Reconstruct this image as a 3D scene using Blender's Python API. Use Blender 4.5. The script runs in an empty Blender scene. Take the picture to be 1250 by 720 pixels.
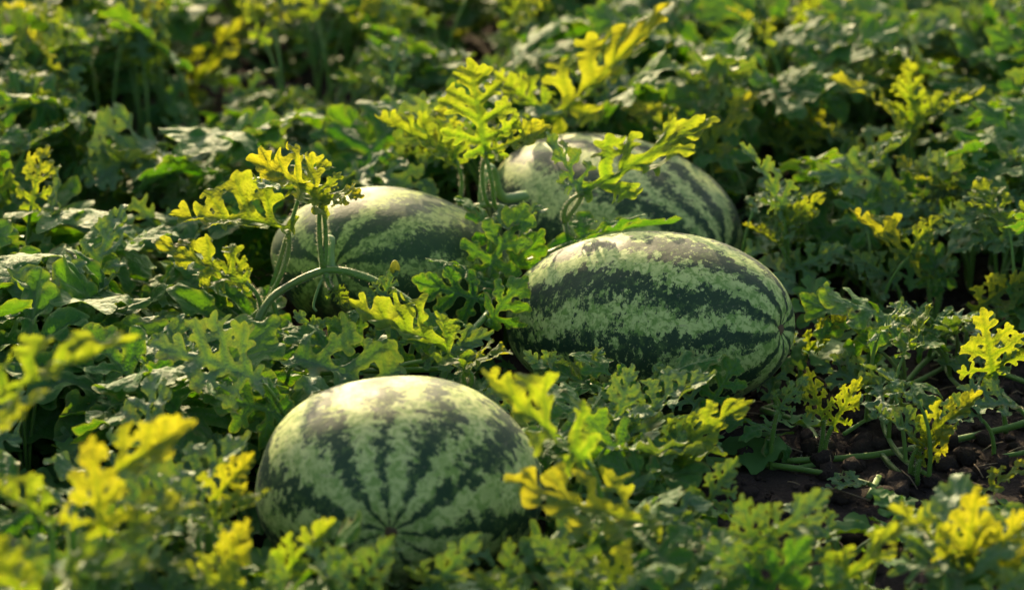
import bpy, bmesh, math, random
import numpy as np
from mathutils import Vector, Matrix, Euler, noise as mnoise

random.seed(7); RNG = np.random.default_rng(7)
scene = bpy.context.scene
COL = scene.collection
R = math.radians

# ------------------------------------------------------------------ camera, sky, sun, exposure
CAM_H, PITCH, FPX = 1.15, R(22), 3024.0          # FPX: focal length in pixels of a 1250 px wide picture
cam_d = bpy.data.cameras.new('camera'); cam = bpy.data.objects.new('camera', cam_d); COL.objects.link(cam)
cam.location = (0, 0, CAM_H); cam.rotation_euler = (R(90) - PITCH, 0, 0)
cam_d.sensor_width = 36; cam_d.lens = 36 * FPX / 1250
cam_d.clip_start = .05; cam_d.clip_end = 500
cam_d.dof.use_dof = True; cam_d.dof.focus_distance = 2.62; cam_d.dof.aperture_fstop = 3.6
scene.camera = cam
SUN_EL, SUN_AZ = R(18), R(-12)                   # azimuth from +Y, negative = towards -X; the sun stands behind the melons
world = bpy.data.worlds.new('World'); scene.world = world; world.use_nodes = True
wn = world.node_tree.nodes; wl = world.node_tree.links
sky = wn.new('ShaderNodeTexSky'); sky.sky_type = 'NISHITA'; sky.sun_disc = False
sky.sun_elevation = SUN_EL; sky.sun_rotation = SUN_AZ; sky.air_density = .7; sky.dust_density = 4.0; sky.ozone_density = .1
wn['Background'].inputs['Strength'].default_value = .14
wl.new(sky.outputs[0], wn['Background'].inputs[0])
sd = bpy.data.lights.new('sun', 'SUN'); sd.energy = 3.9; sd.angle = R(.6); sd.color = (1, .77, .44)
sun = bpy.data.objects.new('sun', sd); COL.objects.link(sun)
to_sun = Vector((math.sin(SUN_AZ) * math.cos(SUN_EL), math.cos(SUN_AZ) * math.cos(SUN_EL), math.sin(SUN_EL)))
sun.rotation_euler = (-to_sun).to_track_quat('-Z', 'Y').to_euler(); sun.location = to_sun * 20
vs = scene.view_settings; vs.view_transform = 'Standard'; vs.look = 'None'; vs.exposure = 1.0; vs.gamma = 1; vs.use_curve_mapping = False
scene.render.engine = 'CYCLES'
cy = scene.cycles; cy.use_denoising = True; cy.max_bounces = 6; cy.transmission_bounces = 3; cy.diffuse_bounces = 3; cy.adaptive_threshold = .025; cy.caustics_reflective = False; cy.caustics_refractive = False

# ------------------------------------------------------------------ pixel -> place
FWD = Vector((0, math.cos(PITCH), -math.sin(PITCH))); UPV = Vector((0, math.sin(PITCH), math.cos(PITCH)))
EYE = Vector((0, 0, CAM_H))
def ray(px, py): return FWD + Vector((1, 0, 0)) * ((px - 625) / FPX) - UPV * ((py - 360) / FPX)
def on_z(px, py, z=0.0):
    d = ray(px, py); return EYE + d * ((z - CAM_H) / d.z)
def on_y(px, py, y):
    d = ray(px, py); return EYE + d * (y / d.y)
def project(p):
    v = Vector(p) - EYE; k = v.dot(FWD)
    return 625 + FPX * v.x / k, 360 - FPX * v.dot(UPV) / k, k

# ------------------------------------------------------------------ materials
class NT:
    def __init__(s, name):
        s.m = bpy.data.materials.new(name); s.m.use_nodes = True
        s.t = s.m.node_tree; s.t.nodes.clear()
    def n(s, typ, ins=None, **kw):
        nd = s.t.nodes.new('ShaderNode' + typ)
        for k, v in kw.items(): setattr(nd, k, v)
        for k, v in (ins or {}).items():
            if isinstance(v, bpy.types.NodeSocket): s.t.links.new(v, nd.inputs[k])
            else: nd.inputs[k].default_value = v
        return nd
    def math(s, op, a, b=0.0, c=0.0, clamp=False): return s.n('Math', {0: a, 1: b, 2: c}, operation=op, use_clamp=clamp).outputs[0]
    def noise(s, vec, scale, detail=3, rough=.5, dist=0): return s.n('TexNoise', {'Vector': vec, 'Scale': scale, 'Detail': detail, 'Roughness': rough, 'Distortion': dist}).outputs['Fac']
    def mix(s, f, a, b, bt='MIX'):
        nd = s.n('Mix', data_type='RGBA', blend_type=bt)
        for i, v in ((0, f), (6, a), (7, b)):
            if isinstance(v, bpy.types.NodeSocket): s.t.links.new(v, nd.inputs[i])
            else: nd.inputs[i].default_value = v if i == 0 else (*v, 1)
        return nd.outputs[2]
    def rng(s, v, a, b, c=0.0, d=1.0): return s.n('MapRange', {0: v, 1: a, 2: b, 3: c, 4: d}, interpolation_type='SMOOTHSTEP').outputs[0]
    def out(s, sh): s.t.links.new(sh, s.n('OutputMaterial').inputs['Surface']); return s.m

def leaf_material(name, top_a, top_b, under, glow_a, glow_b, vein, trans, rough):
    t = NT(name); tc = t.n('TexCoord').outputs['Object']
    rnd = t.n('ObjectInfo').outputs['Random']
    va = t.n('Attribute', attribute_name='vein').outputs['Fac']; ed = t.n('Attribute', attribute_name='edge').outputs['Fac']
    cl = t.noise(tc, 5, 4, .6)
    ly = t.n('SeparateXYZ', {0: tc}).outputs['Y']                              # along the blade: sunlit yellow is painted in towards the tip
    f = t.math('ADD', t.math('MULTIPLY', rnd, .5), t.math('ADD', t.math('MULTIPLY', cl, .4), t.math('MULTIPLY', t.math('SUBTRACT', ly, .45), .45)), clamp=True)
    col = t.mix(f, top_a, top_b)
    col = t.mix(t.math('MULTIPLY', va, .55), col, vein)
    col = t.mix(t.rng(t.noise(tc, 22, 3, .7), .62, .78, 0, .35), col, (.17, .15, .04))       # small yellowed flecks
    sear = t.math('MULTIPLY', t.rng(t.noise(t.n('VectorMath', {0: tc, 1: t.n('CombineXYZ', {0: t.math('MULTIPLY', rnd, 40.0)}).outputs[0]}, operation='ADD').outputs[0], 3.0, 3), .56, .66), t.math('POWER', ed, .6))
    col = t.mix(t.math('MULTIPLY', sear, .75), col, (.22, .13, .05))      # dry brown margins here and there
    col = t.mix(t.math('MULTIPLY', ed, .35), col, (.25, .34, .10))                 # backlit hairy rim painted in as a paler margin
    back = t.n('NewGeometry').outputs['Backfacing']
    col = t.mix(back, col, under)
    glow = t.mix(f, glow_a, glow_b)
    glow = t.mix(t.math('MULTIPLY', va, .75), glow, tuple(c * .45 for c in glow_a))
    glow = t.mix(t.math('MULTIPLY', ed, .5), glow, (.60, .62, .03))  # sunlit leaf edge painted into the translucent colour along the margin
    hgt = t.math('ADD', t.noise(tc, 11, 2), t.math('MULTIPLY', t.noise(tc, 45, 2), .25))
    bump = t.n('Bump', {'Height': hgt, 'Strength': .5, 'Distance': .01}).outputs[0]
    pb = t.n('BsdfPrincipled', {'Base Color': col, 'Roughness': rough, 'Specular IOR Level': .16, 'Normal': bump, 'Sheen Weight': .03, 'Sheen Roughness': .4})
    tr = t.n('BsdfTranslucent', {'Color': glow, 'Normal': bump})
    return t.out(t.n('MixShader', {0: trans, 1: pb.outputs[0], 2: tr.outputs[0]}).outputs[0])
M_MATURE = leaf_material('mature_leaf', (.034, .140, .022), (.085, .210, .050), (.10, .19, .08), (.10, .38, .004), (.25, .46, .006), (.17, .25, .12), .28, .60)
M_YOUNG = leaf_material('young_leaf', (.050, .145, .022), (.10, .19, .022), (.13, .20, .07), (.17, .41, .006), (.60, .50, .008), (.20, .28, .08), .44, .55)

M_FROST = leaf_material('frosty_leaf', (.050, .158, .050), (.115, .225, .095), (.13, .21, .12), (.12, .36, .006), (.26, .44, .010), (.20, .28, .16), .19, .55)

def stem_material():
    t = NT('hairy_stem'); tc = t.n('TexCoord').outputs['Object']
    col = t.mix(t.noise(tc, 25, 4), (.08, .20, .02), (.15, .28, .04))
    col = t.mix(t.rng(t.noise(tc, 9, 2), .5, .7, 0, .35), col, (.18, .15, .06))
    bump = t.n('Bump', {'Height': t.noise(tc, 500, 2), 'Strength': .4, 'Distance': .002}).outputs[0]
    return t.out(t.n('BsdfPrincipled', {'Base Color': col, 'Roughness': .5, 'Normal': bump, 'Sheen Weight': .2, 'Sheen Roughness': .35, 'Subsurface Weight': .15, 'Subsurface Radius': (.004, .005, .001), 'Subsurface Scale': 1.0}).outputs[0])
M_STEM = stem_material()
def plain(name, col, rough=.6, trans=0, col2=None, scale=30):
    t = NT(name); tc = t.n('TexCoord').outputs['Object']
    c = t.mix(t.noise(tc, scale, 4), col, col2 or tuple(x * .6 for x in col))
    b = t.n('BsdfPrincipled', {'Base Color': c, 'Roughness': rough})
    if not trans: return t.out(b.outputs[0])
    return t.out(t.n('MixShader', {0: trans, 1: b.outputs[0], 2: t.n('BsdfTranslucent', {'Color': c}).outputs[0]}).outputs[0])
M_HAIR = plain('stem_hair', (.75, .72, .5), .5, .5)
M_STALK = plain('fruit_stalk', (.22, .36, .10), .5, 0, (.14, .26, .06), 60)
M_SCAR = plain('blossom_scar', (.16, .10, .05), .8)
M_PETAL = plain('petal', (.6, .58, .05), .5, .5, (.5, .5, .04))

def soil_material():
    t = NT('soil'); tc = t.n('TexCoord').outputs['Object']
    a = t.noise(tc, 14, 6, .65); b = t.noise(tc, 120, 4, .6)
    col = t.mix(a, (.020, .015, .012), (.080, .062, .048))
    col = t.mix(t.rng(b, .55, .75, 0, .5), col, (.14, .11, .085))
    h = t.math('ADD', t.math('MULTIPLY', t.noise(tc, 60, 6, .7), 1), t.math('MULTIPLY', t.noise(tc, 300, 3), .3))
    bump = t.n('Bump', {'Height': h, 'Strength': .9, 'Distance': .012}).outputs[0]
    return t.out(t.n('BsdfPrincipled', {'Base Color': col, 'Roughness': .95, 'Specular IOR Level': .15, 'Normal': bump}).outputs[0])
M_SOIL = soil_material()

def rind_material(name, n, dark, mid, light, seed, pale=0.0, wob=1.0):
    """Stripes run from pole to pole round the local X axis; their edges are broken by noise that stays in place on the rind."""
    t = NT(name); tc = t.n('TexCoord').outputs['Object']
    off = t.n('VectorMath', {0: tc, 1: (seed * 1.7, seed * .9, seed * 2.3)}, operation='ADD').outputs[0]
    sx = t.n('SeparateXYZ', {0: tc})
    th = t.math('ARCTAN2', sx.outputs['Y'], sx.outputs['Z'])
    pole = t.n('Attribute', attribute_name='pole').outputs['Fac']              # 0 at the belly, 1 at either end
    fea = t.n('VectorMath', {0: off, 1: (1.35, 1.0, 1.0)}, operation='MULTIPLY').outputs[0]      # finer along the axis: feathered stripe edges
    big = t.math('MULTIPLY', t.math('SUBTRACT', t.noise(off, 14, 2, .5), .5), 4.5 * wob)
    jag = t.math('MULTIPLY', t.math('SUBTRACT', t.noise(fea, 75, 6, .72), .5), 7.0 * wob)
    calm = t.math('SUBTRACT', 1.0, t.math('MULTIPLY', t.math('POWER', pole, 2.0), .72))
    ph = t.math('MULTIPLY', t.math('ADD', big, jag), calm)
    s1 = t.math('SINE', t.math('ADD', t.math('MULTIPLY', th, float(n)), ph))
    s2 = t.math('SINE', t.math('ADD', t.math('MULTIPLY', th, float(n - 3)), t.math('ADD', ph, seed)))
    s3 = t.math('SINE', t.math('ADD', t.math('MULTIPLY', th, float(2 * n)), t.math('MULTIPLY', ph, 1.6)))
    v = t.math('ADD', s1, t.math('ADD', t.math('MULTIPLY', s2, .34), t.math('MULTIPLY', s3, .16)))
    v = t.math('ADD', v, t.math('MULTIPLY', t.math('SUBTRACT', t.noise(fea, 130, 6, .8), .5), 5.0))
    v = t.math('ADD', v, t.math('ADD', t.math('MULTIPLY', t.math('POWER', pole, 3.0), .45), pale))
    net = t.noise(off, 130, 5, .65, .6)
    lightc = t.mix(t.rng(net, .39, .57), mid, light)
    lightc = t.mix(t.rng(t.noise(off, 26, 4, .6), .50, .72, 0, .6), lightc, mid)
    darkc = t.mix(t.rng(t.noise(off, 95, 4, .6), .5, .72, 0, .65), dark, tuple(d * .5 + m * .5 for d, m in zip(dark, mid)))
    col = t.mix(t.rng(v, -.30, .45), darkc, lightc)
    bloom = t.rng(t.noise(off, 8, 4, .6), .35, .8, .0, .10)
    col = t.mix(bloom, col, (.27, .35, .17))
    low = t.math('MULTIPLY', t.rng(sx.outputs['Z'], -.01, -.07), t.rng(t.noise(off, 35, 6, .75), .45, .62))
    col = t.mix(t.math('MULTIPLY', low, .6), col, (.16, .11, .06))       # soil splashed on the flank
    scr = t.rng(t.noise(t.n('VectorMath', {0: off, 1: (30.0, 9.0, 240.0)}, operation='MULTIPLY').outputs[0], 1.0, 2), .72, .77, 0, .5)
    col = t.mix(scr, col, (.38, .33, .2))                                # dry scratches
    dust = t.rng(t.noise(off, 200, 2), .66, .74, 0, .35)
    col = t.mix(dust, col, (.30, .27, .18))
    bump = t.n('Bump', {'Height': t.math('ADD', t.noise(off, 40, 3), t.math('MULTIPLY', t.noise(off, 260, 2), .3)), 'Strength': .10, 'Distance': .01}).outputs[0]
    ro = t.rng(t.noise(off, 30, 4), .3, .7, .55, .7)
    return t.out(t.n('BsdfPrincipled', {'Base Color': col, 'Roughness': ro, 'Specular IOR Level': .17, 'Normal': bump, 'Sheen Weight': .04, 'Sheen Roughness': .35}).outputs[0])

# ------------------------------------------------------------------ object helpers
def mesh_from(name, verts, faces, mats, smooth=True):
    me = bpy.data.meshes.new(name); me.from_pydata([tuple(v) for v in verts], [], faces)
    for m in (mats if isinstance(mats, (list, tuple)) else [mats]): me.materials.append(m)
    if smooth: me.polygons.foreach_set('use_smooth', [True] * len(me.polygons))
    me.update(); return me
def put(name, me, parent=None, mat=None):
    o = bpy.data.objects.new(name, me); COL.objects.link(o)
    if parent:
        o.parent = parent
        if mat is not None: o.matrix_local = Matrix.Translation(-parent.location) @ mat
        else: o.matrix_local = Matrix.Translation(-parent.location)
    elif mat is not None: o.matrix_world = mat
    return o
def thing(name, label, cat, loc, group=None):
    o = bpy.data.objects.new(name, None); COL.objects.link(o); o.location = loc; o.empty_display_size = .05
    o['label'] = label; o['category'] = cat
    if group: o['group'] = group
    return o

class Tubes:
    """Collects tapering tubes (and hairs on them) into one mesh."""
    def __init__(s): s.v = []; s.f = []; s.hv = []; s.hf = []
    def add(s, pts, r0, r1, sides=7, cap=True, swell=0.0):
        pts = [Vector(p) for p in pts]; n = len(pts); base = len(s.v); side = None
        for i, p in enumerate(pts):
            d = (pts[min(i + 1, n - 1)] - pts[max(i - 1, 0)]).normalized()
            if side is None: side = d.orthogonal().normalized()
            side = (side - d * side.dot(d)).normalized(); b = d.cross(side)
            k = i / max(1, n - 1); r = r0 + (r1 - r0) * k
            if swell and (i == 0 or i == n - 1): r *= 1 + swell
            for j in range(sides):
                a = 2 * math.pi * j / sides
                rr = r * (1 + .13 * math.sin(3 * a + i * .4) + .16 * mnoise.noise(p * 60))
                s.v.append(p + (side * math.cos(a) + b * math.sin(a)) * rr)
        for i in range(n - 1):
            for j in range(sides):
                a = base + i * sides + j; c = base + i * sides + (j + 1) % sides
                s.f.append((a, c, c + sides, a + sides))
        if cap:
            s.f.append(tuple(base + j for j in reversed(range(sides)))); s.f.append(tuple(base + (n - 1) * sides + j for j in range(sides)))
    def hairs(s, pts, r, count, ln):
        pts = [Vector(p) for p in pts]
        for _ in range(count):
            k = random.random() * (len(pts) - 1.001); i = int(k); p = pts[i].lerp(pts[i + 1], k - i); d = (pts[i + 1] - pts[i]).normalized()
            side = d.orthogonal().normalized(); side = Matrix.Rotation(random.uniform(0, 6.283), 3, d) @ side
            q = p + side * r * .9; w = d * .00022; e = q + (side + d * random.uniform(-.3, .4)) * ln * random.uniform(.5, 1.2)
            b = len(s.hv); s.hv += [q - w, q + w, e]; s.hf.append((b, b + 1, b + 2))
    def mesh(s, name, mat): return mesh_from(name, s.v, s.f, mat)

def bez(a, c, b, n=7): return [a * (1 - t) ** 2 + c * (2 * t * (1 - t)) + b * t * t for t in (i / n for i in range(n + 1))]
def catmull(P, n=5):
    P = [Vector(p) for p in P]; Q = [P[0] * 2 - P[1]] + P + [P[-1] * 2 - P[-2]]; out = []
    for i in range(1, len(Q) - 2):
        for k in range(n):
            t = k / n; a, b, c, d = Q[i - 1:i + 3]
            out.append(.5 * ((2 * b) + (c - a) * t + (2 * a - 5 * b + 4 * c - d) * t * t + (3 * b - a - 3 * c + d) * t ** 3))
    return out + [P[-1]]

# ------------------------------------------------------------------ leaf blades: lobed outline clipped from a fine grid
def build_leaf(name, seed, young, mat, res=.021):
    g = np.random.default_rng(seed); U = g.uniform
    ribs = []                                                     # (p0, p1, r0, r1, level)
    ribs.append(((0, 0), (0, 1.0), .05 if young else .06, .036 if young else .085, 0))
    if young: lat = [(.05, 110, .17), (.14, 68, .36), (.34, 54, .36), (.54, 48, .28), (.73, 42, .19)]
    else:     lat = [(.02, 132, .26), (.10, 80, .44), (.36, 56, .43), (.66, 46, .27)]
    rw = .038 if young else .092
    for (y0, ang, ln) in lat:
        for s in (-1, 1):
            a = R(ang + U(-8, 8)); L = ln * U(.84, 1.14); yy = y0 + U(-.03, .03)
            e = (s * math.sin(a) * L, yy + math.cos(a) * L)
            ribs.append(((0, yy), e, rw * (1.1 if young else .7), rw * (U(.6, .8) if young else U(.85, 1.15)), 1))
            for k, side in ((.50, 1), (.58, -1), (.80, 1), (.84, -1)):
                if k > .75 and (not young or L < .26): continue
                if L < .17: continue
                b = (e[0] * k, yy + (e[1] - yy) * k); a2 = a + side * R(U(45, 66)); l2 = L * (U(.22, .32) if young else U(.18, .26))
                ribs.append((b, (b[0] + s * math.sin(a2) * l2, b[1] + math.cos(a2) * l2), rw * .7, rw * (U(.4, .6) if young else U(.6, .8)), 2))
    for s in (-1, 1):
        a = R(U(45, 60)); ribs.append(((0, .86), (s * math.sin(a) * .11, .86 + math.cos(a) * .11), rw * .6, rw * .7, 2))
    xs = np.arange(-.66, .661, res); ys = np.arange(-.36, 1.10, res); X, Y = np.meshgrid(xs, ys)
    ph = U(0, 6.28, 12)
    Xd = X + .011 * np.sin(37 * Y + ph[0] + 9 * X) + .006 * np.sin(61 * Y - 20 * X + ph[1]); Yd = Y + .010 * np.sin(29 * X + ph[2] - 11 * Y)
    def seg(p, q, x, y):
        dx, dy = q[0] - p[0], q[1] - p[1]; t = np.clip(((x - p[0]) * dx + (y - p[1]) * dy) / (dx * dx + dy * dy + 1e-9), 0, 1)
        return np.hypot(x - p[0] - t * dx, y - p[1] - t * dy), t
    sdf = np.full_like(X, 9.); rib = np.full_like(X, 9.); main = np.full_like(X, 9.); K = .016 if young else .03
    for p, q, r0, r1, lv in ribs:
        d, t = seg(p, q, Xd, Yd); d2 = d - (r0 + (r1 - r0) * t)
        h = np.clip(.5 + .5 * (d2 - sdf) / K, 0, 1); sdf = d2 * (1 - h) + sdf * h - K * h * (1 - h)
        dd, _ = seg(p, q, X, Y); rib = np.minimum(rib, dd + (0, .001, .010)[lv])
        if lv < 2: main = np.minimum(main, dd)
    if young: sdf -= .004
    outer = np.zeros_like(sdf, bool); outer[0] = outer[-1] = True; outer[:, 0] = outer[:, -1] = True; free = sdf > 0; outer &= free
    while True:                                                   # gaps closed in by lobes are filled
        o2 = outer.copy(); o2[1:] |= outer[:-1]; o2[:-1] |= outer[1:]; o2[:, 1:] |= outer[:, :-1]; o2[:, :-1] |= outer[:, 1:]; o2 &= free
        if o2.sum() == outer.sum(): break
        outer = o2
    sdf = np.where(free & ~outer & (sdf < .012), -.004, sdf)
    ins = sdf < 0; ny, nx = X.shape; vid = {}; V = []; A = []
    def vert(j, i):
        k = (j, i)
        if k not in vid: vid[k] = len(V); V.append((X[j, i], Y[j, i])); A.append((rib[j, i], sdf[j, i], main[j, i]))
        return vid[k]
    def cut(a, b):
        k = (a, b) if a < b else (b, a)
        if k not in vid:
            s0, s1 = sdf[k[0]], sdf[k[1]]; t = s0 / (s0 - s1); vid[k] = len(V); L = lambda M: M[k[0]] * (1 - t) + M[k[1]] * t
            V.append((L(X), L(Y))); A.append((L(rib), 0., L(main)))
        return vid[k]
    F = []
    cells = np.argwhere(ins[:-1, :-1] | ins[1:, :-1] | ins[:-1, 1:] | ins[1:, 1:])
    for j, i in cells:
        c = [(j, i), (j, i + 1), (j + 1, i + 1), (j + 1, i)]; poly = []
        for a, b in zip(c, c[1:] + c[:1]):
            if ins[a]: poly.append(vert(*a))
            if ins[a] != ins[b]: poly.append(cut(a, b))
        if len(poly) >= 3: F.append(tuple(poly))
    V = np.array(V); A = np.array(A); x, y = V[:, 0], V[:, 1]; rb, sd, mn = A.T
    edge = np.clip(1 + sd / .06, 0, 1)
    z = (.45 * U(.5, 1.4) if young else U(-.25, .45)) * (np.sqrt(x * x + .03 ** 2) - .03)                    # folded along the midrib
    z += (.055 if young else .07) * (1 - np.exp(-mn / .05)) * U(-1, 1.2) - .012 * np.exp(-(rb / .012) ** 2)   # pillows between sunken ribs
    fr = 15 if young else 12
    z += edge ** 1.5 * (.034 if young else .030) * (np.sin(fr * x + 6 * y + ph[3]) * np.sin(fr * .9 * y - 5 * x + ph[4]) * 1.5 + .5 * np.sin(31 * y + 14 * x + ph[5]))
    z += .05 * np.sin(4.2 * x + 3 * y + ph[6]) * np.hypot(x, y) * (1 if young else 1.7) + .035 * np.sin(7 * y - 5 * x + ph[7]) * np.abs(x) * 2
    z -= (U(.1, .7) if young else U(.25, .8)) * x * x                                                        # sides droop
    kap = U(-1.1, .5) if young else U(-1.0, -.1)
    ang = kap * np.clip(y, -.3, 1.1); yy = np.where(np.abs(kap) < 1e-3, y, np.sin(ang) / kap); zz = (1 - np.cos(ang)) / kap
    P = np.stack([x, yy - np.sin(ang) * z, zz + np.cos(ang) * z], 1)
    me = mesh_from(name, P, F, mat)
    at = me.attributes.new('vein', 'FLOAT', 'POINT'); at.data.foreach_set('value', np.maximum(np.exp(-(np.maximum(rb, 0) / .011) ** 2), np.exp(-(x / (.026 - .014 * np.clip(y, 0, 1))) ** 2)).astype(np.float32))
    at = me.attributes.new('edge', 'FLOAT', 'POINT'); at.data.foreach_set('value', (edge ** 3).astype(np.float32))
    me['tip_y'] = float(math.sin(kap) / kap); me['tip_z'] = float((1 - math.cos(kap)) / kap)
    return me
MATURE = [build_leaf('mature_leaf_blade', 100 + i, False, M_MATURE) for i in range(12)]
YOUNG = [build_leaf('young_leaf_blade', 200 + i, True, M_YOUNG) for i in range(12)]
YOUNGG = []                                                       # the same young shapes in the mature green
for me in YOUNG[:8]:
    c = me.copy(); c.materials.clear(); c.materials.append(M_FROST); YOUNGG.append(c)
LOW = [build_leaf('low_leaf_blade', 300 + i, i % 2 == 1, M_MATURE, .06) for i in range(6)]

def leaf_matrix(base, tip, normal, me, width=1.0):
    """Frame that carries the blade's own base-to-tip line onto base-tip, upper face towards normal."""
    d = tip - base; L = d.length; d.normalize()
    x = d.cross(normal).normalized(); n = x.cross(d)
    a = math.atan2(me['tip_z'], me['tip_y']); s = L / math.hypot(me['tip_y'], me['tip_z'])
    Yv = d * math.cos(a) - n * math.sin(a); Zv = n * math.cos(a) + d * math.sin(a)
    M = Matrix((x * s * width, Yv * s, Zv * s)).transposed().to_4x4(); M.translation = base
    return M

# ------------------------------------------------------------------ ground
def axis(lo, hi, fine, far):
    m = list(np.arange(lo, hi, fine)); out = []; d = fine; p = lo
    while p > -far: d *= 1.35; p -= d; out.append(p)
    up = []; d = fine; p = m[-1]
    while p < far: d *= 1.35; p += d; up.append(p)
    return out[::-1] + m + up
def ground_h(x, y):
    h = mnoise.fractal(Vector((x * 5, y * 5, 0)), 1, 2, 4) * .012 + abs(mnoise.noise(Vector((x * 38, y * 38, 3)))) * .016 + mnoise.noise(Vector((x * 1.3, y * 1.3, 9))) * .012
    return h - .006
gx, gy = axis(-1.5, 1.6, .017, 300), axis(1.5, 4.6, .017, 300)
gv = [(x, y, ground_h(x, y)) for y in gy for x in gx]; nx = len(gx)
gf = [(j * nx + i, j * nx + i + 1, (j + 1) * nx + i + 1, (j + 1) * nx + i) for j in range(len(gy) - 1) for i in range(nx - 1)]
ground = put('ground', mesh_from('ground', gv, gf, M_SOIL)); ground['kind'] = 'structure'
ground['label'] = 'dark crumbly brown soil of the melon field'; ground['category'] = 'soil'

cv, cf = [], []
bm = bmesh.new(); bmesh.ops.create_icosphere(bm, subdivisions=2, radius=1); ICO = ([v.co.copy() for v in bm.verts], [tuple(v.index for v in f.verts) for f in bm.faces]); bm.free()
for k in range(3600):
    x, y = (random.uniform(.2, 1.0), random.uniform(1.95, 3.1)) if k < 2900 else (random.uniform(-1.2, 1.3), random.uniform(1.8, 4.2))
    r = .0015 + .013 * random.random() ** 4; o = Vector((random.random(), random.random(), random.random())) * 50
    sc = Vector((random.uniform(.8, 1.3), random.uniform(.8, 1.3), random.uniform(.6, .9))); b = len(cv); c = Vector((x, y, ground_h(x, y) + r * .3))
    for v in ICO[0]:
        q = v * (1 + .5 * mnoise.noise(v * 1.6 + o) + .38 * mnoise.noise(v * 4.2 + o)); cv.append(c + Vector((q.x * sc.x, q.y * sc.y, q.z * sc.z)) * r)
    cf += [tuple(i + b for i in f) for f in ICO[1]]
clods = put('soil_clods', mesh_from('soil_clods', cv, cf, M_SOIL)); clods['kind'] = 'stuff'; clods['category'] = 'soil clods'; clods['label'] = 'loose dark soil crumbs and clods strewn over the ground'

tb = Tubes()
for k in range(260):
    x, y = (random.uniform(.2, 1.0), random.uniform(2.0, 3.1)) if k < 170 else (random.uniform(-1, 1), random.uniform(1.9, 3.6))
    a = random.uniform(0, 6.283); l = random.uniform(.012, .05); q = Vector((x, y, ground_h(x, y) + .012)); d = Vector((math.cos(a), math.sin(a), random.uniform(-.15, .2))) * l
    tb.add([q, q + d * .5 + Vector((0, 0, .004 * random.random())), q + d], .0009, .0006, 4)
M_STRAW = plain('dry_straw', (.26, .20, .11), .8, 0, (.12, .085, .05), 40)
lit_ = put('plant_litter', tb.mesh('plant_litter', M_STRAW)); lit_['kind'] = 'stuff'; lit_['category'] = 'plant litter'; lit_['label'] = 'dry straw bits and dead stalks strewn on the soil'

# ------------------------------------------------------------------ melons
MELONS = []
def melon(px, py, a, b, c, az, el, roll, mat, label, rest=None, dimple=.05):
    """a: half length along the axis (local +X, the end nearer the camera), b: half width, c: half height."""
    z = rest if rest is not None else c - .008
    ctr = on_z(px, py, z)
    ax = Vector((math.sin(az) * math.cos(el), -math.cos(az) * math.cos(el), math.sin(el)))     # az: 0 faces the camera, + to +X
    sidev = Vector((0, 0, 1)).cross(ax).normalized(); up = ax.cross(sidev)
    M = Matrix((ax, sidev, up)).transposed().to_4x4(); M.translation = ctr
    root = thing('watermelon', label, 'watermelon', (ctr.x, ctr.y, 0), 'ripe melons lying among the vines')
    NU, NV = 96, 72; v = []; pol = []
    for i in range(NV + 1):
        t = math.pi * i / NV; X0 = math.cos(t); rr = max(math.sin(t), 0) ** .93
        dm = math.exp(-((1 - abs(X0)) / .012)) * dimple
        for j in range(NU):
            w = 2 * math.pi * j / NU
            bulge = 1 + .012 * math.cos(5 * w + roll) * math.sin(t) + .010 * mnoise.noise(Vector((X0 * 2, math.cos(w) * 2 + roll, math.sin(w) * 2)))
            v.append((a * X0 * (1 - dm) * (1 + .01 * mnoise.noise(Vector((roll, w, 1)))), b * rr * math.cos(w) * bulge, c * rr * math.sin(w) * bulge)); pol.append(abs(X0) ** 3)
    f = [(i * NU + j, i * NU + (j + 1) % NU, (i + 1) * NU + (j + 1) % NU, (i + 1) * NU + j) for i in range(NV) for j in range(NU)]
    me = mesh_from('rind', v, f, mat); at = me.attributes.new('pole', 'FLOAT', 'POINT'); at.data.foreach_set('value', pol)
    put('rind', me, root, M)
    MELONS.append((ctr, M.inverted(), a, b, c)); return root, M
LIGHT = (.58, .64, .23); MIDG = (.24, .36, .08); DARK = (.030, .066, .030)
front, MF = melon(487, 591, .130, .138, .101, R(-1), R(6), 1, rind_material('rind_pale', 11, DARK, MIDG, LIGHT, 3.1, .16, 1.7),
                  'pale striped watermelon with its star-shaped blossom end facing out')
midm, MM = melon(791, 393, .170, .112, .100, R(60), R(9), 2, rind_material('rind_banded', 9, (.020, .050, .022), (.18, .31, .06), (.52, .62, .20), 5.7, .04, 1.5),
                 'oblong watermelon with bold dark bands lying lengthwise on the vines')
back, MB = melon(749, 264, .168, .143, .087, R(48), R(-8), 3, rind_material('rind_streaked', 10, (.022, .055, .024), (.19, .30, .08), (.58, .65, .22), 8.3, .06, 1.3),
                 'watermelon with slanting stripes under the tall yellow-lit leaves')
left, ML = melon(482, 327, .142, .146, .093, R(-30), R(19), 4, rind_material('rind_dusky', 10, (.034, .078, .024), (.12, .21, .04), (.42, .53, .13), 12.9, -.15, 1.1),
                 'dusky green watermelon with its curved fruit stalk attached')

def scar(root, M, a, r=.006):
    bm = bmesh.new(); bmesh.ops.create_uvsphere(bm, u_segments=14, v_segments=7, radius=r)
    for v in bm.verts:
        v.co.x *= .4; v.co *= 1 + .25 * mnoise.noise(v.co * 300)
    me = bpy.data.meshes.new('blossom_scar'); bm.to_mesh(me); bm.free(); me.materials.append(M_SCAR)
    put('blossom_scar', me, root, M @ Matrix.Translation((a * .948, 0, 0)))
scar(front, MF, .130, .0062); scar(midm, MM, .170, .0068); scar(back, MB, .168)

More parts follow.
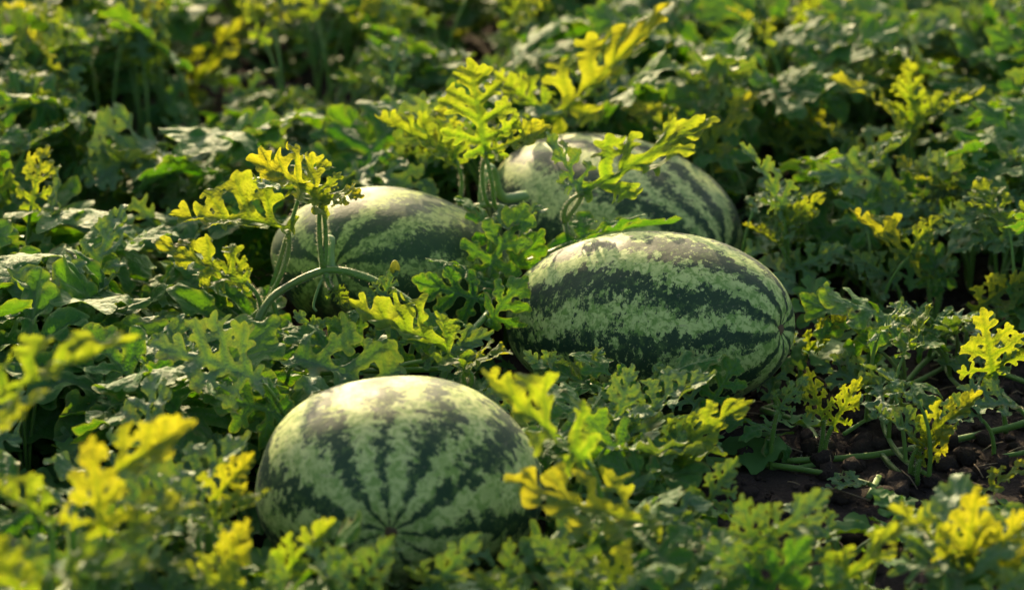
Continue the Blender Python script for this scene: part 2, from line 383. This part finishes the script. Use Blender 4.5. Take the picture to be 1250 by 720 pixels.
def in_melon(p, g=1.03):
    for ctr, Mi, a, b, c in MELONS:
        q = Mi @ p
        if (q.x / a) ** 2 + (q.y / b) ** 2 + (q.z / c) ** 2 < g * g: return True
    return False

# stalk of the dusky melon: leaves the pole, bends over and drops to the runner
pole = ML @ Vector((.135, 0, 0)); pn = (ML.to_3x3() @ Vector((1, 0, 0))).normalized()
knee = on_y(402, 292, pole.y - .045); foot = on_y(404, 331, 2.545)
tb = Tubes(); tb.add(catmull([pole, pole + pn * .018 + Vector((0, 0, .004)), knee, foot.lerp(knee, .45), foot], 6), .0066, .0050, 12)
put('fruit_stalk', tb.mesh('fruit_stalk', M_STALK), left, Matrix.Identity(4))
pole_b = MB @ Vector((-.162, 0, 0))
tb = Tubes(); q0 = on_y(612, 240, 2.80); tb.add(catmull([q0 + Vector((.03, .03, -.01)), q0, on_y(600, 205, 2.78), on_y(590, 222, 2.76), on_y(588, 250, 2.76)], 6), .006, .0045, 10)
stump = put('fruit_stalk', tb.mesh('fruit_stalk', M_STALK), back, Matrix.Identity(4))

# ------------------------------------------------------------------ hero vines, read from the photograph
N_UP = Vector((0, .08, 1)); N_CAM = Vector((0, -.75, .6)); N_TILT = Vector((0, -.15, 1))
CLEAR = []                                                        # (px, py, radius px, depth): kept free of random leaves standing nearer
def hero(name, label, cat, leaves, runner=None, rr=.0036, group=None, hair=0, petr=.0026, ground=False):
    """leaves: (ground px or None, blade base px, blade tip px, y of base, y shift of tip, normal, pool, index, width)"""
    if ground:                                                    # depth read from where the stems meet the soil
        fixed = []; yl = leaves[0][3]
        for L in leaves:
            yl = on_z(*L[0], .008).y if L[0] else yl; fixed.append(L[:3] + (yl,) + L[4:])
        leaves = fixed; runner = [(px, py, on_z(px, py, .010).y) for px, py, _ in runner]
    Y0 = leaves[0][3]; g0 = leaves[0][0] or leaves[0][1]
    w = on_y(*g0, Y0); root = thing(name, label, cat, (w.x, w.y, 0), group)
    tb = Tubes(); rp = None
    if runner:
        rp = catmull([on_y(px, py, y) for px, py, y in runner], 6); tb.add(rp, rr, rr * .8, 9)
        if hair: tb.hairs(rp, rr, int(hair * .6), .0035)
    blades = []; first_g = None
    for (g, b, t, y, dy, nrm, pool, idx, width) in leaves:
        B = on_y(*b, y); T = on_y(*t, y + dy)
        if g:
            G = on_y(*g, y); lead = [G]
            hub = min(rp, key=lambda q: (q - G).length) if rp else first_g
            if hub is not None and (hub - G).length > .004: lead = bez(hub, hub.lerp(G, .5) - Vector((0, 0, .01)), G, 4)
            if first_g is None: first_g = G
            mid = (G + B) / 2; out = (T - B); out.z = 0
            c = mid - out * .12 + Vector((0, 0, (B.z - G.z) * .12)); pts = lead[:-1] + bez(G, c, B, 9)
            tb.add(pts, petr * 1.25, petr * .85, 8)
            if hair: tb.hairs(pts, petr, hair, .0036)
        me = pool[idx % len(pool)]
        nrm = Vector((nrm.x, nrm.y * (.65 if abs(nrm.x) > .08 else 1), nrm.z)); blades.append((me, leaf_matrix(B, T, nrm, me, width)))
        CLEAR.append(((b[0] + t[0]) / 2, (b[1] + t[1]) / 2, math.hypot(b[0] - t[0], b[1] - t[1]) * .55, y))
        ptb = [B, B.lerp(T, .10)]
    ends = [rp[0], rp[-1]] if rp else ([first_g] if first_g is not None else [])
    for e in ends:                                                # every shoot springs from the soil
        if e.z > .012:
            off = Vector((random.uniform(-.3, .3), -.25, 0)) * e.z; foot = Vector((e.x + off.x, e.y + off.y, -.004))
            tb.add(bez(foot, foot.lerp(e, .5) + Vector((0, 0, e.z * .15)), e, 6), petr * 1.3, petr * 1.2, 8)
    if tb.v: st = put('stem', tb.mesh('stem', M_STEM), root, Matrix.Identity(4))
    if tb.hv: put('stem_hair', mesh_from('stem_hair', tb.hv, tb.hf, M_HAIR, False), st, Matrix.Translation(root.location) if False else None)
    for me, m in blades: put('leaf', me, root, m)
    return root
def fix_hair():                                                   # hairs hang under their stem, whose local frame is already world-shifted
    for o in bpy.data.objects:
        if o.name.startswith('stem_hair'): o.matrix_local = Matrix.Identity(4)

Y_, M_, G_ = YOUNG, MATURE, YOUNGG
HERO_GROUP = None
hero('melon_vine', 'arching hairy vine with umbrella-like lit leaf before the stalked melon', 'vine', [
    ((395, 332), (391, 247), (306, 194), 2.54, -.05, Vector((.25, -.95, .8)), Y_, 0, 1.0),
    ((395, 330), (391, 247), (441, 238), 2.54, -.03, Vector((-.2, -.5, .85)), Y_, 1, 1.1),
    (None, (391, 246), (372, 186), 2.545, .06, Vector((0, -.7, .7)), Y_, 2, 1.2),
    ((398, 336), (405, 352), (425, 375), 2.53, -.02, N_CAM, Y_, 3, 1.0)],
    runner=[(312, 395, 2.50), (338, 358, 2.52), (398, 330, 2.54), (455, 342, 2.52), (515, 378, 2.50)], rr=.0046, hair=300, petr=.0025)
hero('melon_vine', 'leafy shoot whose curved petiole rims the stalked melon', 'vine', [
    ((329, 360), (366, 238), (318, 228), 2.56, -.05, Vector((-.3, -.5, .8)), G_, 0, 1.6),
    ((331, 360), (352, 282), (214, 266), 2.55, .02, Vector((.1, -.45, .85)), Y_, 4, .9),
    ((318, 385), (300, 345), (188, 296), 2.53, .0, Vector((.2, -.5, .8)), Y_, 5, .9),
    ((300, 395), (272, 372), (285, 300), 2.56, .05, N_CAM, Y_, 6, 1.0)],
    runner=[(250, 405, 2.55), (300, 392, 2.53), (332, 362, 2.555)], hair=180)
hero('melon_vine', 'short shoot topped by a yellow flower bud before the dusky melon', 'vine', [
    ((478, 402), (462, 382), (482, 326), 2.49, .02, N_CAM, G_, 3, .9),
    ((480, 402), (455, 375), (425, 392), 2.48, -.02, N_TILT, M_, 3, 1)], petr=.0025, hair=80)
hero('melon_vine', 'bent leaf with yellow-lit edge standing between the two front melons', 'vine', [
    ((570, 478), (566, 448), (428, 376), 2.36, -.01, Vector((.15, -.45, .9)), Y_, 7, .8),
    ((570, 478), (568, 450), (622, 428), 2.36, -.03, N_TILT, Y_, 8, 1.0)], hair=120)
hero('melon_vine', 'tall upright lobed leaf glowing yellow before the slant-striped melon', 'vine', [
    ((603, 246), (592, 188), (574, 76), 2.73, .05, Vector((.05, -.9, .35)), Y_, 9, 1.25),
    ((592, 240), (594, 186), (668, 152), 2.73, -.02, Vector((-.1, -.6, .8)), Y_, 10, .9),
    ((560, 250), (556, 196), (462, 140), 2.84, -.02, Vector((.3, -.6, .7)), Y_, 11, .9),
    (None, (556, 200), (535, 130), 2.86, .04, N_CAM, Y_, 2, 1.1)],
    runner=[(545, 262, 2.80), (600, 250, 2.74), (640, 268, 2.72)], hair=160)
hero('melon_vine', 'tallest yellow leaf blade pointing up behind the slant-striped melon', 'vine', [
    ((660, 205), (672, 150), (816, 10), 3.06, .02, Vector((-.35, -1.0, .6)), Y_, 3, .62),
    ((658, 205), (668, 147), (604, 92), 3.06, .0, Vector((.3, -.9, .6)), Y_, 7, .9)], petr=.0034)
hero('melon_vine', 'forked green leaf leaning across the slant-striped melon', 'vine', [
    ((690, 272), (712, 234), (872, 146), 2.68, .03, Vector((-.15, -1.0, .7)), Y_, 5, .62),
    ((690, 270), (712, 236), (668, 164), 2.68, .0, Vector((.3, -.7, .6)), G_, 5, .9)], hair=160)
hero('melon_vine', 'yellow shoot rising beside the far end of the slant-striped melon', 'vine', [
    ((856, 240), (852, 188), (924, 114), 3.02, .02, Vector((-.3, -.75, .5)), Y_, 5, .8),
    ((856, 240), (850, 186), (758, 122), 3.02, .02, Vector((.3, -.7, .6)), Y_, 8, .8),
    ((858, 240), (862, 214), (908, 206), 3.06, .0, N_UP, Y_, 6, 1)])
hero('melon_vine', 'cluster of blue-green leaves wedged between three melons', 'vine', [
    ((600, 345), (598, 326), (640, 258), 2.60, .03, N_CAM, M_, 0, 1.0),
    ((600, 345), (600, 292), (560, 240), 2.66, .02, N_TILT, M_, 1, .8),
    ((602, 345), (604, 285), (668, 252), 2.62, .03, N_TILT, G_, 2, .9),
    ((598, 352), (592, 345), (525, 318), 2.56, .0, N_TILT, M_, 2, .8),
    ((605, 352), (612, 345), (660, 285), 2.62, .0, N_CAM, M_, 4, .9),
    ((595, 372), (585, 365), (510, 345), 2.52, .0, N_CAM, M_, 5, .9),
    ((598, 395), (600, 390), (640, 340), 2.48, .0, N_CAM, M_, 6, .9),
    ((690, 305), (700, 296), (818, 280), 2.66, .02, N_UP, M_, 7, .6)],
    runner=[(560, 420, 2.44), (596, 380, 2.5), (604, 340, 2.60), (690, 300, 2.66)])
hero('melon_vine', 'low blue-green leaves filling the hollow below the dusky melon', 'vine', [
    ((470, 452), (462, 430), (400, 392), 2.44, .02, N_CAM, M_, 4, .95),
    ((470, 452), (478, 428), (540, 385), 2.44, .02, N_CAM, M_, 8, .95),
    ((472, 452), (470, 425), (462, 372), 2.46, .02, N_CAM, G_, 5, 1.0),
    ((468, 452), (430, 440), (345, 412), 2.42, .0, N_TILT, M_, 9, .9),
    ((474, 452), (520, 440), (600, 408), 2.42, .0, N_CAM, G_, 7, .9),
    ((470, 452), (405, 425), (360, 380), 2.46, .0, N_CAM, G_, 2, .9)],
    runner=[(390, 455, 2.42), (470, 452, 2.43), (545, 450, 2.42)])
hero('melon_vine', 'grey-green leaves pressed against the lower flank of the banded melon', 'vine', [
    ((850, 520), (850, 495), (800, 448), 2.34, .02, N_CAM, G_, 3, 1.0),
    ((855, 520), (870, 490), (900, 440), 2.34, .02, N_CAM, M_, 10, .9),
    ((690, 490), (690, 470), (640, 430), 2.36, .0, N_CAM, G_, 6, .9),
    ((690, 490), (700, 470), (735, 425), 2.36, .02, N_CAM, G_, 0, .9)],
    runner=[(660, 495, 2.34), (750, 505, 2.33), (870, 520, 2.33)])
hero('melon_vine', 'bright lobed leaf curling over the shoulder of the pale melon', 'vine', [
    ((735, 650), (716, 562), (598, 456), 2.02, -.02, Vector((.45, -.7, .5)), Y_, 10, .85),
    ((735, 655), (792, 640), (622, 588), 1.97, -.03, Vector((.1, -.5, .85)), Y_, 3, .8)], petr=.003)
hero('melon_vine', 'grey-green leaf cluster under the banded melon', 'vine', [
    ((755, 548), (750, 525), (772, 446), 2.22, .03, N_CAM, G_, 1, 1.0),
    ((752, 548), (735, 520), (655, 470), 2.24, .02, N_TILT, M_, 3, .9),
    ((758, 548), (790, 505), (872, 458), 2.24, .03, N_TILT, G_, 4, .9),
    ((758, 560), (770, 570), (720, 510), 2.16, .0, N_CAM, M_, 8, 1),
    ((765, 560), (815, 552), (860, 500), 2.18, .02, N_CAM, G_, 6, .9),
    ((740, 480), (720, 470), (650, 448), 2.34, .02, N_UP, M_, 9, .9),
    ((755, 480), (760, 470), (700, 432), 2.34, .02, N_TILT, M_, 10, .9),
    ((800, 480), (800, 470), (880, 430), 2.34, .02, N_TILT, M_, 11, .8)],
    runner=[(690, 500, 2.3), (755, 548, 2.21), (830, 560, 2.2)])
hero('melon_vine', 'low shoot with a yellow-tipped leaf before the banded melon', 'vine', [
    ((806, 612), (812, 572), (916, 488), 2.18, .0, Vector((-.35, -.7, .6)), Y_, 2, .7),
    ((806, 612), (800, 600), (735, 560), 2.12, .0, N_CAM, M_, 1, .9),
    ((850, 630), (860, 620), (900, 560), 2.1, .0, N_CAM, G_, 7, .9)], hair=80)
hero('melon_vine', 'upright lobed shoot at the blossom end of the banded melon', 'vine', [
    ((948, 505), (942, 478), (925, 395), 2.36, .02, N_CAM, G_, 0, .95),
    ((975, 480), (985, 432), (1034, 380), 2.38, .0, Vector((-.4, -.7, .5)), Y_, 9, .7),
    ((978, 470), (972, 420), (950, 392), 2.38, .0, N_TILT, Y_, 5, .8),
    ((1000, 560), (1005, 512), (985, 450), 2.26, .0, N_CAM, Y_, 3, .7),
    ((1005, 560), (1016, 520), (1050, 462), 2.26, .0, N_CAM, Y_, 1, .8),
    ((950, 560), (955, 540), (880, 505), 2.24, .0, N_TILT, M_, 6, .8),
    ((940, 570), (950, 500), (985, 460), 2.24, .0, N_CAM, G_, 2, .9)],
    runner=[(930, 500, 2.36), (985, 520, 2.3), (1010, 562, 2.25)], hair=110, ground=True)
hero('melon_vine', 'rambling bare-stemmed vine crossing the dark open soil', 'vine', [
    ((1228, 522), (1212, 462), (1198, 378), 2.33, .0, N_CAM, Y_, 6, 1.2),
    (None, (1212, 455), (1262, 400), 2.33, .0, N_TILT, G_, 3, .9),
    ((1214, 470), (1212, 462), (1142, 440), 2.33, .0, N_TILT, G_, 5, .9),
    ((1112, 585), (1122, 548), (1068, 500), 2.20, .0, N_TILT, G_, 4, .9),
    ((1112, 585), (1122, 545), (1196, 478), 2.20, .0, Vector((-.3, -.7, .6)), Y_, 11, .7),
    ((1120, 590), (1125, 560), (1160, 520), 2.20, .0, N_CAM, Y_, 8, .9)],
    runner=[(1265, 512, 2.33), (1228, 522, 2.31), (1150, 540, 2.28), (1060, 556, 2.25), (960, 562, 2.24)], rr=.0041, hair=80, ground=True)
hero('melon_vine', 'pair of long vine runners lying on the open soil', 'vine', [
    ((1180, 640), (1200, 600), (1262, 560), 2.10, .0, N_TILT, Y_, 5, .8),
    ((1075, 610), (1060, 590), (1000, 600), 2.13, .0, N_UP, G_, 6, .9)],
    runner=[(838, 560, 2.23), (930, 566, 2.22), (1040, 585, 2.19), (1160, 628, 2.10)], rr=.0038, ground=True)
hero('melon_vine', 'pale runner with upright leaf stalks climbing over the open soil', 'vine', [
    ((1140, 392), (1136, 332), (1044, 256), 2.52, .0, Vector((.2, -.6, .75)), Y_, 10, .7),
    ((1140, 392), (1136, 330), (1208, 272), 2.54, .02, N_TILT, G_, 1, .9),
    ((1100, 388), (1092, 345), (1040, 310), 2.56, .0, N_CAM, G_, 7, .9),
    ((1180, 420), (1190, 380), (1255, 335), 2.50, .0, N_CAM, Y_, 4, .9),
    ((1140, 392), (1150, 345), (1120, 285), 2.55, .02, N_CAM, M_, 2, .9)],
    runner=[(1055, 376, 2.60), (1130, 392, 2.55), (1205, 446, 2.45), (1262, 470, 2.40)], rr=.0038, hair=90, ground=True)
hero('melon_vine', 'golden many-lobed shoot standing in the field past the open soil', 'vine', [
    ((1110, 290), (1110, 165), (1018, 92), 3.05, .0, N_TILT, Y_, 8, .9),
    ((1112, 290), (1110, 160), (1200, 116), 3.05, .0, N_TILT, Y_, 7, .8),
    ((1112, 290), (1112, 150), (1108, 74), 3.08, .02, N_CAM, Y_, 9, .9),
    ((1060, 290), (1050, 180), (1000, 150), 3.08, .0, N_TILT, Y_, 1, .9)])
hero('melon_vine', 'yellowish shoot with two spread leaves between melon and golden shoot', 'vine', [
    ((990, 280), (986, 178), (984, 102), 3.18, .02, N_CAM, Y_, 3, 1.1),
    ((985, 280), (975, 190), (895, 160), 3.18, .0, N_TILT, Y_, 6, .8)])
hero('melon_vine', 'ragged shoot with sunlit leaf tips beside the slant-striped melon', 'vine', [
    ((962, 340), (955, 262), (908, 176), 2.78, .0, Vector((.3, -.7, .5)), G_, 2, .7),
    ((962, 340), (958, 280), (1006, 236), 2.78, .0, N_CAM, Y_, 2, .8),
    ((962, 340), (952, 300), (908, 272), 2.76, .0, N_TILT, Y_, 11, .8),
    ((966, 345), (968, 330), (1030, 300), 2.74, .0, N_CAM, G_, 0, .9)], hair=60)
hero('melon_vine', 'long yellow leaf leaning up out of the shaded far field', 'vine', [
    ((205, 180), (212, 132), (302, 24), 3.55, .0, Vector((-.4, -.7, .5)), Y_, 5, .7),
    ((205, 180), (200, 150), (150, 170), 3.5, .0, N_UP, M_, 5, .9)], petr=.003)
hero('melon_vine', 'slender yellow-lit leaf low over the shaded far field', 'vine', [
    ((85, 160), (86, 136), (178, 80), 3.45, .0, N_TILT, Y_, 1, .6)], petr=.003)
hero('melon_vine', 'blurred yellow leaf spray at the far edge of the field', 'vine', [
    ((330, 130), (334, 98), (458, 26), 3.75, .0, N_TILT, Y_, 10, .6),
    ((330, 130), (340, 100), (300, 60), 3.75, .0, N_TILT, M_, 8, .8),
    ((540, 80), (545, 70), (610, 20), 3.9, .0, N_TILT, Y_, 4, .7)], petr=.003)
FG = 'blurred shoots standing before the pale melon'
def fg(label, leaves, **k): hero('melon_vine', label, 'vine', leaves, petr=.003, **k)
fg('long blurred yellow leaf reaching in over the shaded leaf bed', [
    ((-30, 620), (-20, 510), (162, 411), 1.90, .0, Vector((-.2, -.3, .9)), Y_, 0, .55),
    ((-20, 620), (-30, 560), (60, 480), 1.82, .0, N_TILT, Y_, 6, .8)])
fg('blurred shoot of golden leaves in the near corner of the field', [
    ((95, 700), (100, 600), (230, 512), 1.86, .0, Vector((-.3, -.7, .6)), Y_, 10, .7),
    ((110, 730), (128, 650), (112, 536), 1.82, .0, N_CAM, Y_, 2, 1.0),
    ((60, 730), (60, 640), (-20, 590), 1.82, .0, N_TILT, Y_, 4, .9),
    ((110, 740), (140, 660), (240, 610), 1.80, .0, N_TILT, Y_, 8, .9),
    ((60, 760), (60, 700), (190, 690), 1.74, .0, N_TILT, Y_, 5, .9),
    ((20, 760), (30, 740), (-10, 650), 1.74, .0, N_CAM, Y_, 9, 1.0)])
fg('small shoot of lobed leaves close beside the pale melon', [
    ((255, 680), (262, 610), (310, 555), 1.96, .0, N_CAM, Y_, 7, .9),
    ((255, 680), (255, 620), (195, 580), 1.96, .0, N_TILT, G_, 5, .9),
    ((250, 690), (245, 645), (330, 600), 1.92, .0, N_TILT, Y_, 3, .8)])
fg('blurred yellow shoot before the foot of the pale melon', [
    ((265, 760), (268, 715), (300, 636), 1.86, .0, N_CAM, Y_, 1, .9),
    ((340, 760), (340, 712), (405, 634), 1.88, .0, Vector((-.3, -.7, .6)), Y_, 11, .7),
    ((300, 760), (300, 730), (210, 690), 1.82, .0, N_TILT, Y_, 6, .9),
    ((340, 780), (350, 735), (330, 680), 1.82, .0, N_CAM, G_, 1, .9),
    ((440, 770), (440, 715), (480, 655), 1.88, .0, N_CAM, G_, 4, .9),
    ((430, 770), (430, 725), (370, 668), 1.86, .0, N_TILT, G_, 6, .9)])
fg('blue-green blurred shoot under the star of the pale melon', [
    ((530, 770), (525, 725), (585, 652), 1.90, .0, N_CAM, G_, 2, .8),
    ((620, 770), (618, 722), (622, 658), 1.92, .0, N_CAM, G_, 0, .8),
    ((620, 770), (625, 725), (560, 700), 1.86, .0, N_TILT, Y_, 9, .8)])
fg('yellow blurred shoot beside the shaded flank of the pale melon', [
    ((740, 770), (742, 712), (768, 660), 1.88, .0, N_CAM, Y_, 8, .9),
    ((740, 770), (735, 722), (672, 700), 1.86, .0, N_TILT, Y_, 2, .9),
    ((760, 770), (765, 725), (830, 690), 1.86, .0, N_TILT, M_, 6, .9),
    ((700, 760), (700, 700), (650, 655), 1.92, .0, N_CAM, G_, 7, .9)])
fg('frosty blurred shoot with pale leaf tips near the runners', [
    ((920, 740), (925, 680), (905, 605), 1.96, .0, N_CAM, G_, 3, .9),
    ((920, 740), (925, 670), (1010, 600), 1.97, .0, N_CAM, G_, 5, .9),
    ((925, 750), (930, 715), (860, 660), 1.90, .0, N_CAM, G_, 1, .9),
    ((925, 750), (935, 725), (985, 660), 1.90, .0, N_CAM, M_, 7, .9)])
fg('golden feathery shoot blurred before the open soil', [
    ((1000, 780), (1002, 735), (1106, 638), 1.90, .0, Vector((-.3, -.7, .6)), Y_, 5, .65),
    ((1175, 760), (1178, 705), (1192, 596), 1.92, .0, N_CAM, Y_, 3, .9),
    ((1175, 760), (1175, 700), (1090, 620), 1.92, .0, N_TILT, Y_, 0, .8),
    ((1180, 760), (1185, 705), (1258, 622), 1.92, .0, N_CAM, Y_, 4, .8),
    ((1200, 770), (1205, 735), (1262, 690), 1.86, .0, N_CAM, G_, 6, .9),
    ((1060, 770), (1060, 735), (1010, 690), 1.88, .0, N_TILT, M_, 4, .9)])

# flower bud, tiny fruit and tendrils near the dusky melon
bud = on_y(482, 326, 2.51)
bm = bmesh.new(); bmesh.ops.create_uvsphere(bm, u_segments=10, v_segments=8, radius=.0055)
for v in bm.verts:
    v.co.z *= 1.5; tw = 1 + .18 * math.cos(5 * math.atan2(v.co.y, v.co.x)); v.co.x *= tw * (1 - v.co.z * 30); v.co.y *= tw * (1 - v.co.z * 30)
me = bpy.data.meshes.new('flower_bud'); bm.to_mesh(me); bm.free(); me.materials.append(M_PETAL); me.polygons.foreach_set('use_smooth', [True] * len(me.polygons))
budvine = [o for o in bpy.data.objects if o.get('label', '').startswith('short shoot topped')][0]
put('flower_bud', me, budvine, Matrix.Translation(bud))
archvine = [o for o in bpy.data.objects if o.get('label', '').startswith('arching hairy')][0]
tb = Tubes(); tb.add(catmull([on_y(400, 332, 2.54), on_y(390, 348, 2.53), on_y(383, 372, 2.525), on_y(386, 380, 2.52)], 6), .0018, .0014, 6)
put('tendril', tb.mesh('tendril', M_STALK), archvine, Matrix.Identity(4))
tb = Tubes(); tb.add([on_z(1060, 608, .012), on_z(1066, 597, .013), on_z(1073, 582, .014)], .0034, .0030, 10)
cs = put('cut_stem', tb.mesh('cut_stem', M_STALK)); cs['label'] = 'short pale green piece of cut stem on the soil'; cs['category'] = 'stem'

# ------------------------------------------------------------------ vines filling the field
def visible_block(p, rad):
    """Would a leaf of this radius standing at p hide a melon or a leaf that the photograph shows?"""
    px, py, k = project(p); rp = rad * FPX / k * .5; y = p.y
    for (cx, cyy, rx, ry, ymax, dep) in ((487, 580, 170, 122, 655, 2.13), (797, 385, 172, 100, 462, 2.5), (752, 250, 160, 90, 300, 2.88), (474, 316, 156, 100, 398, 2.7)):
        if y < dep and py - rp * .6 < ymax and ((px - cx) / (rx + rp * .8)) ** 2 + ((py - cyy) / (ry + rp * .8)) ** 2 < 1: return True
    for cx, cyy, r, dep in CLEAR:
        if y < dep - .03 and math.hypot(px - cx, py - cyy) < r * .8 + rp * .35: return True
    return False

def near_hero(p):
    px, py, k = project(p)
    return any(math.hypot(px - cx, py - cyy) < r * 1.2 + 12 and -.02 < p.y - dep < .7 for cx, cyy, r, dep in CLEAR)
def open_soil(p):
    px, py, k = project((p.x, p.y, .03)); return px > 940 and 335 < py < 740
def region(x, y):
    px, py, k = project((x, y, .05))
    if y < 2.02: return 'fore'
    if px > 930 and 330 < py < 720: return 'soil'
    if y > 2.95: return 'far'
    if px < 640: return 'bed'
    return 'mid'
REG = {'fore': ('blurred melon vine at the near edge of the field', 'vines along the near edge of the field'),
       'soil': ('thin straggling melon vine on the dark open soil', 'straggling vines on the open soil'),
       'far': ('blurred leafy melon vine in the field behind the melons', 'vines filling the field behind the melons'),
       'bed': ('dense broad-leaved melon vine in the bed beside the dusky melon', 'broad-leaved vines beside the dusky melon'),
       'mid': ('leafy melon vine sprawling around the banded melon', 'vines around the banded melon')}
def random_vine(x, y):
    reg = region(x, y)
    if reg == 'soil' and random.random() < .25: return
    hd = random.uniform(0, 6.283); n = random.randint(7, 12) if reg != 'soil' else random.randint(4, 8)
    p = Vector((x, y, 0)); nodes = []
    for i in range(n):
        hd += random.uniform(-.35, .35); step = random.uniform(.045, .07)
        q = p + Vector((math.cos(hd), math.sin(hd), 0)) * step
        q.z = max(ground_h(q.x, q.y), 0) + .006 + .012 * random.random()
        if in_melon(Vector((q.x, q.y, .05)), 1.12): hd += 1.2; continue
        nodes.append(q); p = q
    if len(nodes) < 3: return
    tb = Tubes(); tb.add(catmull(nodes, 3), .0035, .0024, 6); blades = []
    for i, nd in enumerate(nodes):
        for rep in range(3 if reg != 'soil' and y < 4.2 else 2 if reg != 'soil' else 1):
            for attempt in range(5):
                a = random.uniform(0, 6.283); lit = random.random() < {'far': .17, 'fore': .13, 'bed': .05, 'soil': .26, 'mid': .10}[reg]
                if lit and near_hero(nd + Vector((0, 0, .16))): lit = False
                hgt = (random.uniform(.085, .15) if reg != 'far' else random.uniform(.08, .17)) if lit else random.uniform(.035, .15 if reg == 'far' else .12)
                if reg == 'soil': hgt *= .7
                dirh = Vector((math.cos(a), math.sin(a), 0)); B = nd + dirh * random.uniform(.01, .05) + Vector((0, 0, hgt))
                L = random.uniform(.075, .12) if lit else random.choice((random.uniform(.055, .09), random.uniform(.085, .145), random.uniform(.09, .15))) * (1.12 if reg == 'bed' else 1)
                L *= .78 if reg == 'soil' else .97
                td = (dirh + Vector((0, 0, random.uniform(.3, 1.4) if lit else (random.uniform(-.2, .9) if reg == 'far' else random.uniform(-.4, .75))))).normalized()
                T = B + td * L; nrm = (Vector((random.gauss(0, .42), random.gauss(-.22, .38), 1)) - td * .3).normalized()
                C = (B + T) / 2; sv = td.cross(nrm).normalized() * L * .42
                if any(in_melon(q) for q in (B, T, C, C + sv, C - sv)) or visible_block(C, L) or visible_block(T, L * .4): continue
                if open_soil(C) and (random.random() < .45 or L > .095): continue
                if C.z < .03 or T.z < .02: continue
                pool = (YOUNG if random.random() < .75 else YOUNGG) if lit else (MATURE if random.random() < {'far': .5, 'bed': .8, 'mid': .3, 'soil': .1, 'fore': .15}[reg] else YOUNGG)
                me = random.choice(pool); blades.append((me, leaf_matrix(B, T, nrm, me, random.uniform(.85, 1.1))))
                c = nd.lerp(B, .5) + Vector((0, 0, hgt * .2)) - dirh * .01
                tb.add(bez(nd, c, B, 5), .0024, .0018, 5, cap=False)
                if random.random() < .14 and y < 3.2:                         # curling tendril beside the petiole
                    q = nd.lerp(B, .6); ex = Vector((math.cos(a + 2), math.sin(a + 2), .3)) * .05; ts = []
                    for w in range(22):
                        u = w / 21; rr = .007 * u * (1.2 - u * .6); ts.append(c.lerp(q, .5) * (1 - u) + (q + ex) * u + Vector((math.cos(u * 22) - 1, math.sin(u * 22), math.sin(u * 11) * .6)) * rr)
                    tb.add(ts, .0011, .0006, 4, cap=False)
                break
    if not blades: return
    lab, grp = REG[reg]
    nl = sum(1 for me, _ in blades if me in YOUNG)
    if reg == 'far': lab = ('all-green melon vine', 'green melon vine with a yellow-lit leaf', 'melon vine with several yellow-lit leaves')[min(nl, 2)] + ' in the field behind the melons'
    root = thing('melon_vine', lab, 'vine', (nodes[0].x, nodes[0].y, 0), grp)
    put('stem', tb.mesh('stem', M_STEM), root, Matrix.Identity(4))
    for me, m in blades: put('leaf', me, root, m)

def in_reach(x, y, m=1.0): return abs(x) < .24 * y * m + .35 * m
STEP = .235
yy = 1.62
while yy < 5.3:
    xx = -2.0
    while xx < 2.0:
        x, y = xx + random.uniform(-.09, .09), yy + random.uniform(-.09, .09)
        if in_reach(x, y) and not in_melon(Vector((x, y, .06)), 1.15): random_vine(x, y)
        xx += STEP if yy < 3.4 else STEP * 1.12
    yy += STEP * (.95 if yy < 3.4 else 1.08)

# low leaves close to the ground, too many to count, under the vines
uv, uf, ui = [], [], []
data = []
for me in LOW:
    co = np.empty(len(me.vertices) * 3); me.vertices.foreach_get('co', co)
    data.append((co.reshape(-1, 3), [tuple(p.vertices) for p in me.polygons], me))
nv = 0; ubm = []
for k in range(2800):
    y = random.uniform(1.6, 5.2); x = random.uniform(-1, 1) * (.24 * y + .3)
    if open_soil(Vector((x, y, 0))) and random.random() < .92: continue
    L = random.uniform(.045, .085); a = random.uniform(0, 6.283); z = .012 + .045 * random.random()
    B = Vector((x, y, z)); td = Vector((math.cos(a), math.sin(a), random.uniform(-.1, .5))).normalized(); nrm = Vector((random.gauss(0, .35), random.gauss(0, .35), 1)).normalized()
    T = B + td * L; C = (B + T) / 2
    if any(in_melon(q, 1.06) for q in (B, T, C)) or visible_block(C, L): continue
    co, fs, me = data[k % len(data)]; M = np.array(leaf_matrix(B, T, nrm, me))
    w = co @ M[:3, :3].T + M[:3, 3]; w[:, 2] = np.maximum(w[:, 2], .004)
    ubm.append(w); uf += [tuple(i + nv for i in f) for f in fs]; nv += len(w)
und = put('undergrowth', mesh_from('undergrowth', np.concatenate(ubm), uf, M_MATURE)); und['kind'] = 'stuff'; und['category'] = 'undergrowth'
und['label'] = 'mass of small low leaves close to the soil beneath the vines'
fix_hair()
